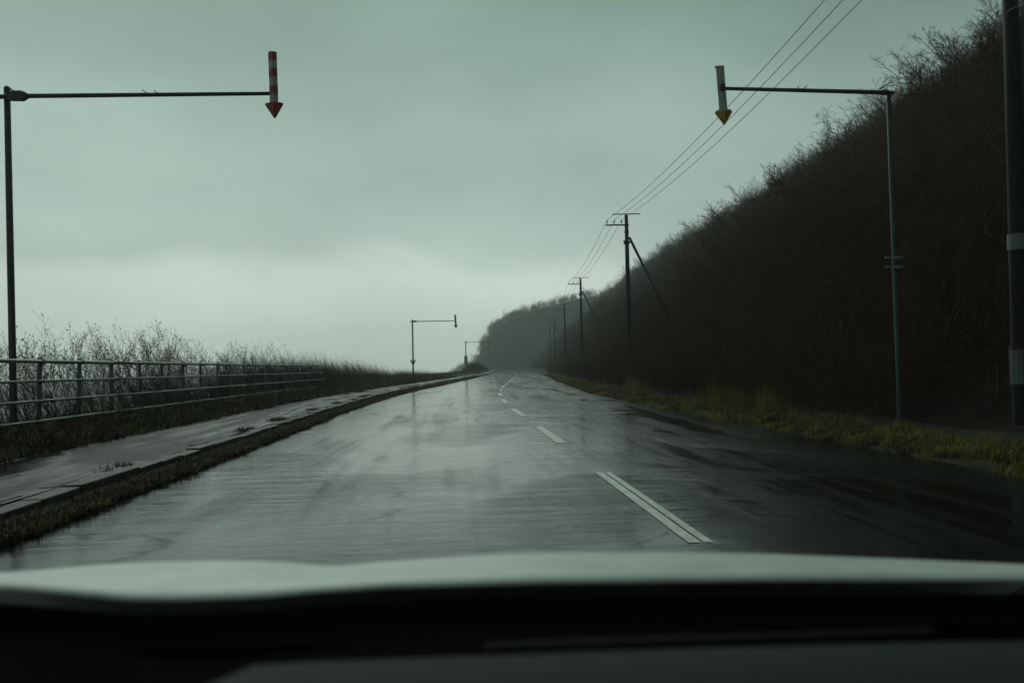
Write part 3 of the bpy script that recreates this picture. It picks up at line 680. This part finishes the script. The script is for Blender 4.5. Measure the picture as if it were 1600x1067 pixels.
# ------------------------------------------------------------------ utility poles and cables
POLE_AT = [(8.12, 17.0, .15, .175), (8.70, 60, .25, .17), (11.28, 103, .25, .165), (14.4, 147, .25, .16), (17.15, 190, .25, .16), (20.3, 233, .25, .16)]
names = ['stout concrete utility pole at the picture edge with ribbed grey wrap', 'utility pole with bare crossarm against the sky and leaning strut behind',
         'second utility pole along the verge, half faded in mist', 'thin grey utility pole just beyond the second misty one', 'faint utility pole with its strut low before the bend', 'faintest and last utility pole of the row']
def utility_pole(i, x, y, z, r):
    H = 10.25; root = empty('utility_pole', (x, y, z)); hd = -heading(y); root.rotation_euler = (0, 0, hd)
    MB().tube([(0, 0, -.6), (0, 0, 0), (.015, 0, H * .5), (.0, 0, H)], [r, r, r * .85, r * .62], 16).build('pole', M['concrete'], root, True)
    ca = MB().box((-1.28, -.16, H - .66), (.12, -.08, H - .58)).build('crossarm', M['galv_dark'], root)
    MB().box((-.86, -.05, H + .03), (.86, .03, H + .08)).build('top_bar', M['galv_dark'], root)
    for dx in (-1.19, -.75, -.30):
        MB().tube([(dx, -.12, H - .58), (dx, -.12, H - .50), (dx, -.12, H - .47), (dx, -.12, H - .42), (dx, -.12, H - .38), (dx, -.12, H - .32), (dx, -.12, H - .30)], [.015, .02, .055, .03, .05, .03, .012], 8).build('insulator', M['insul'], ca, True)
    for zz in (H - .62, H - 1.05, H - 1.75): MB().tube([(0, 0, zz - .03), (0, 0, zz + .03)], r * .95, 12).build('pole_band', M['galv_dark'], root)
    MB().box((-.20, -.05, H - 1.8), (-.10, .03, H - 1.55)).box((.10, -.05, H - 1.75), (.2, .03, H - 1.6)).build('step_bracket', M['galv_dark'], root)
    if i in (1, 2, 4):
        MB().tube([(.16, .05, H - 1.35), (4.0, .9, 1.0)], [.08, .11], 10).build('strut', M['cable'], root, True)
    if i == 0:
        w = MB(); n = 28
        for k in range(n):
            for zz in (.74, 1.34):
                a = 2 * math.pi * k / n; q = r * 1.03 + (.016 if k % 2 else .004); w.v.append((q * math.cos(a), q * math.sin(a), zz))
        w.f = [(2 * k, 2 * ((k + 1) % n), 2 * ((k + 1) % n) + 1, 2 * k + 1) for k in range(n)]
        w.build('ribbed_wrap', M['plate'], root)
        for zz in (.70, 1.36): MB().tube([(0, 0, zz), (0, 0, zz + .04)], r * 1.12, 20).build('wrap_band', M['rubber'], root)
        MB().tube([(0, 0, 3.1), (0, 0, 3.38)], r * .965, 16).build('reflective_band', M['band'], root)
        MB().tube([(-.30, -.1, 7.2), (.10, -.16, 7.42)], .012, 6).build('step_bolt', M['galv'], root)
    return tag(root, names[i], 'utility pole', 'utility poles along the verge')
for i, a in enumerate(POLE_AT): utility_pole(i, *a)
lab = ['thin black power cable, seaward one of the three overhead', 'thin black power cable, middle one of the three overhead', 'thin black power cable, one of three overhead nearest the poles']
for k, dx in enumerate((-1.19, -.75, -.30)):
    pts = []; pl = [(7.9, -26, .15, 0)] + POLE_AT
    for (x0, y0, z0, _), (x1, y1, z1, _) in zip(pl, pl[1:]):
        h0, h1 = heading(y0), heading(y1); dy = -.12
        A = Vector((x0 + dx * math.cos(h0) + dy * math.sin(h0), y0 - dx * math.sin(h0) + dy, z0 + 9.96)); B = Vector((x1 + dx * math.cos(h1), y1 - dx * math.sin(h1) + dy, z1 + 9.96))
        for j in range(14):
            t = j / 14; p = A.lerp(B, t); p.z -= .55 * 4 * t * (1 - t); pts.append(p)
    pts.append(B)
    o = MB().tube(pts, .011, 6).build('power_cable', M['cable'], None, True)
    tag(o, lab[k], 'cable', 'overhead power cables')

# ------------------------------------------------------------------ the car one looks out of
CX, CY = -1.82, 0.0
car = empty('car', (CX, CY, 0))
crest = [(-.78, 1.045), (-.724, 1.054), (-.67, 1.06), (-.578, 1.067), (-.486, 1.071), (-.366, 1.071), (-.273, 1.067), (-.188, 1.057), (-.113, 1.062), (-.017, 1.066), (.079, 1.068), (.175, 1.067), (.273, 1.065), (.469, 1.056), (.668, 1.042), (.87, 1.026), (.952, 1.018)]
rear = [(-.78, 1.14), (-.483, 1.146), (-.446, 1.144), (-.386, 1.137), (-.325, 1.129), (-.282, 1.127), (-.201, 1.127), (-.138, 1.131), (-.075, 1.133), (.052, 1.133), (.312, 1.128), (.58, 1.12), (.634, 1.118), (.952, 1.10)]
nx = 60; b = MB(); rows = 14
for i in range(nx + 1):
    f = i / nx; xc = -.78 + 1.732 * f
    # each column of the sheet runs forward, fanning out a little from the cowl
    xr = -.56 + 1.30 * f
    zr = lerp_tab(rear, xr); zc = lerp_tab(crest, xc)
    e_ = (2 * f - 1)
    for j in range(rows + 1):
        t = j / rows
        if t <= .5:
            q = t / .5; y = 1.0 + .5 * q; x = xr + (xc - xr) * q
            z = zr + (zc - zr) * q + .012 * q * (1 - q) * 2
        else:
            q = (t - .5) / .5; y = 1.5 + .62 * q - .10 * q * e_ * e_; x = xc; z = zc - .165 * q - .15 * q ** 2.2
        b.v.append((x, y, z))
n = rows + 1
b.f = [(i * n + j, i * n + j + 1, (i + 1) * n + j + 1, (i + 1) * n + j) for i in range(nx) for j in range(rows)]
bon = b.build('bonnet', M['paintcar'], car, True)
so = bon.modifiers.new('thick', 'SOLIDIFY'); so.thickness = .003; so.offset = -1
# front, wings, cowl
MB().prism([(-.78, .32), (.952, .32), (.93, .72), (.8, .765), (-.6, .775), (-.76, .74)], 1.98, 2.14).build('front_bumper', M['paintcar'], car, bevel=.03)
for sx, xa in ((-1, -.78), (1, .952)):
    x0, x1 = (xa, xa + .03) if sx < 0 else (xa - .03, xa)
    MB().add([(x0, .2, .45), (x1, .2, .45), (x1, 2.0, .45), (x0, 2.0, .45), (x0, .2, 1.03), (x1, .2, 1.03), (x1, 1.45, .985), (x0, 1.45, .985), (x0, 2.0, .72), (x1, 2.0, .72)],
             [(0, 1, 5, 4), (4, 5, 6, 7), (7, 6, 9, 8), (8, 9, 2, 3), (0, 3, 2, 1), (0, 4, 7), (0, 7, 8, 3), (1, 6, 5), (1, 2, 9, 6)]).build('front_wing', M['paintcar'], car)
    dw = MB().box((x0, -1.6, .3), (x1, .195, 1.06)).build('door', M['paintcar'], car)
    MB().box((x0 - .012 if sx < 0 else x1, -.55, .92), (x0 if sx < 0 else x1 + .012, -.35, .96)).build('handle', M['plastic'], dw)
    wh = empty('wheel', ((x0 + .12) if sx < 0 else (x1 - .12), 1.45, .29)); wh.parent = car
    ty = MB().tube([(-.09, 0, 0), (-.06, 0, 0), (.06, 0, 0), (.09, 0, 0)], [.25, .29, .29, .25], 24).build('tyre', M['rubber'], wh, True)
    MB().tube([(-.096, 0, 0), (.096, 0, 0)], .17, 20).build('rim', M['galv'], wh)
    MB().tube([(xa * .90 + .0, .86, 1.10), (xa * .86, .55, 1.33), (xa * .80, .22, 1.53), (xa * .79, -.1, 1.57)], .035, 8).build('pillar', M['plastic'], car, True)
def strip(pts, m, name, w0, w1, thick=None):
    """profile in (y, z) swept across the car from x = w0 to w1"""
    b = MB(); n = len(pts)
    for x in (w0, w1): b.v += [(x, y, z) for y, z in pts]
    b.f = [(i, i + 1, n + i + 1, n + i) for i in range(n - 1)]
    return b
co = MB(); nxx = 40
prof = [(.998, -.012), (.99, -.03), (.965, -.036), (.94, -.045), (.915, -.058), (.89, -.066), (.884, -.14)]
for i in range(nxx + 1):
    x = -.74 + 1.62 * i / nxx; zr = lerp_tab(rear, max(-.56, min(.74, x)))
    for y, dz in prof: co.v.append((x * (1 - (1 - y) * .25), y, zr + dz))
n = len(prof); co.f = [(i * n + j, i * n + j + 1, (i + 1) * n + j + 1, (i + 1) * n + j) for i in range(nxx) for j in range(n - 1)]
co.build('cowl', M['plastic'], car, True)
for xw, ln in ((-.35, .50), (.25, .5)):
    wp = MB().tube([(xw - .02, .965, 1.088), (xw + .12, .96, 1.092), (xw + ln, .945, 1.084)], [.008, .006, .004], 6).build('wiper', M['plastic'], car, True)
    MB().box((xw + .05, .945, 1.070), (xw + ln + .1, .955, 1.078)).build('wiper_blade', M['rubber'], wp)
# dashboard pad, with its far edge rounding down on the passenger's side, and a defroster slot
da = MB(); nyy = 12; ndx = 48
for i in range(ndx + 1):
    x = -.80 + 1.7 * i / ndx
    lo = sm(-.33, -.17, x)                      # pad rises from the side trough
    edge = .80 + .078 * sm(-.30, -.14, x) + .004 * x
    for j in range(nyy + 1):
        t = j / nyy; y = -.02 + (edge + .02) * t
        z = .98 + .10 * lo + (.040 * lo + .02 * (1 - lo)) * math.sin(min(1, t * 1.12) * math.pi / 2) - .05 * sm(.93, 1.0, t) - .016 * (x - .05) * sm(0, .8, x)
        da.v.append((x, y, z))
n = nyy + 1; da.f = [(i * n + j, i * n + j + 1, (i + 1) * n + j + 1, (i + 1) * n + j) for i in range(ndx) for j in range(nyy)]
dash_o = da.build('dashboard', M['dash'], car, True)
MB().box((.02, .846, 1.06), (.42, .874, 1.1135)).build('defroster_grille', M['plastic'], dash_o, bevel=.006)
MB().box((-.80, .815, .6), (.93, .88, 1.06)).build('firewall', M['plastic'], car)
MB().box((-.72, -.05, .55), (.90, .02, 1.02)).build('dashboard_face', M['plastic'], car)
ws = MB()
for i in range(13):
    x = -.72 + 1.61 * i / 12; bow = 1 - ((x - .085) / .82) ** 2
    for y, z in ((.86 + .03 * bow, 1.075), (.62 + .02 * bow, 1.27), (.30 + .02 * bow, 1.53)): ws.v.append((x * (.97 if z > 1.5 else 1), y, z))
ws.f = [(i * 3 + j, i * 3 + j + 1, (i + 1) * 3 + j + 1, (i + 1) * 3 + j) for i in range(12) for j in range(2)]
ws.build('windscreen', M['glass'], car, True)
MB().box((-.72, -1.7, 1.58), (.90, .16, 1.64)).box((-.72, .16, 1.535), (.9, .30, 1.60)).build('roof', M['cloth'], car, bevel=.02)
MB().box((-.72, -1.75, .3), (.90, -1.705, 1.6)).build('tailgate', M['cloth'], car)
MB().box((-.74, -1.7, .28), (.91, .8, .32)).build('cabin_floor', M['cloth'], car)
for xs in (-.28, .45):
    st = MB().box((xs - .24, -.75, .35), (xs + .24, -.30, .62)).build('seat', M['cloth'], car, bevel=.05)
    MB().box((xs - .23, -.92, .55), (xs + .23, -.76, 1.12)).build('backrest', M['cloth'], st, bevel=.05)
tag(car, 'white car seen from inside, its bonnet and dark dashboard below the windscreen', 'car')

# ------------------------------------------------------------------ sea mist
hzm = bpy.data.materials.new('sea_mist'); hzm.use_nodes = True; t_ = hzm.node_tree; t_.nodes.clear()
o_ = t_.nodes.new('ShaderNodeOutputMaterial'); v_ = t_.nodes.new('ShaderNodeVolumePrincipled'); v_.inputs['Density'].default_value = .0006; v_.inputs['Color'].default_value = (.88, .99, .94, 1); v_.inputs['Anisotropy'].default_value = .6
t_.links.new(v_.outputs[0], o_.inputs['Volume'])
hb = MB().box((-1450, -220, -10.5), (1450, 1450, 54)).build('haze', hzm); hb['kind'] = 'stuff'; hb['label'] = 'thin grey sea mist fading the far headlands'; hb['category'] = 'mist'
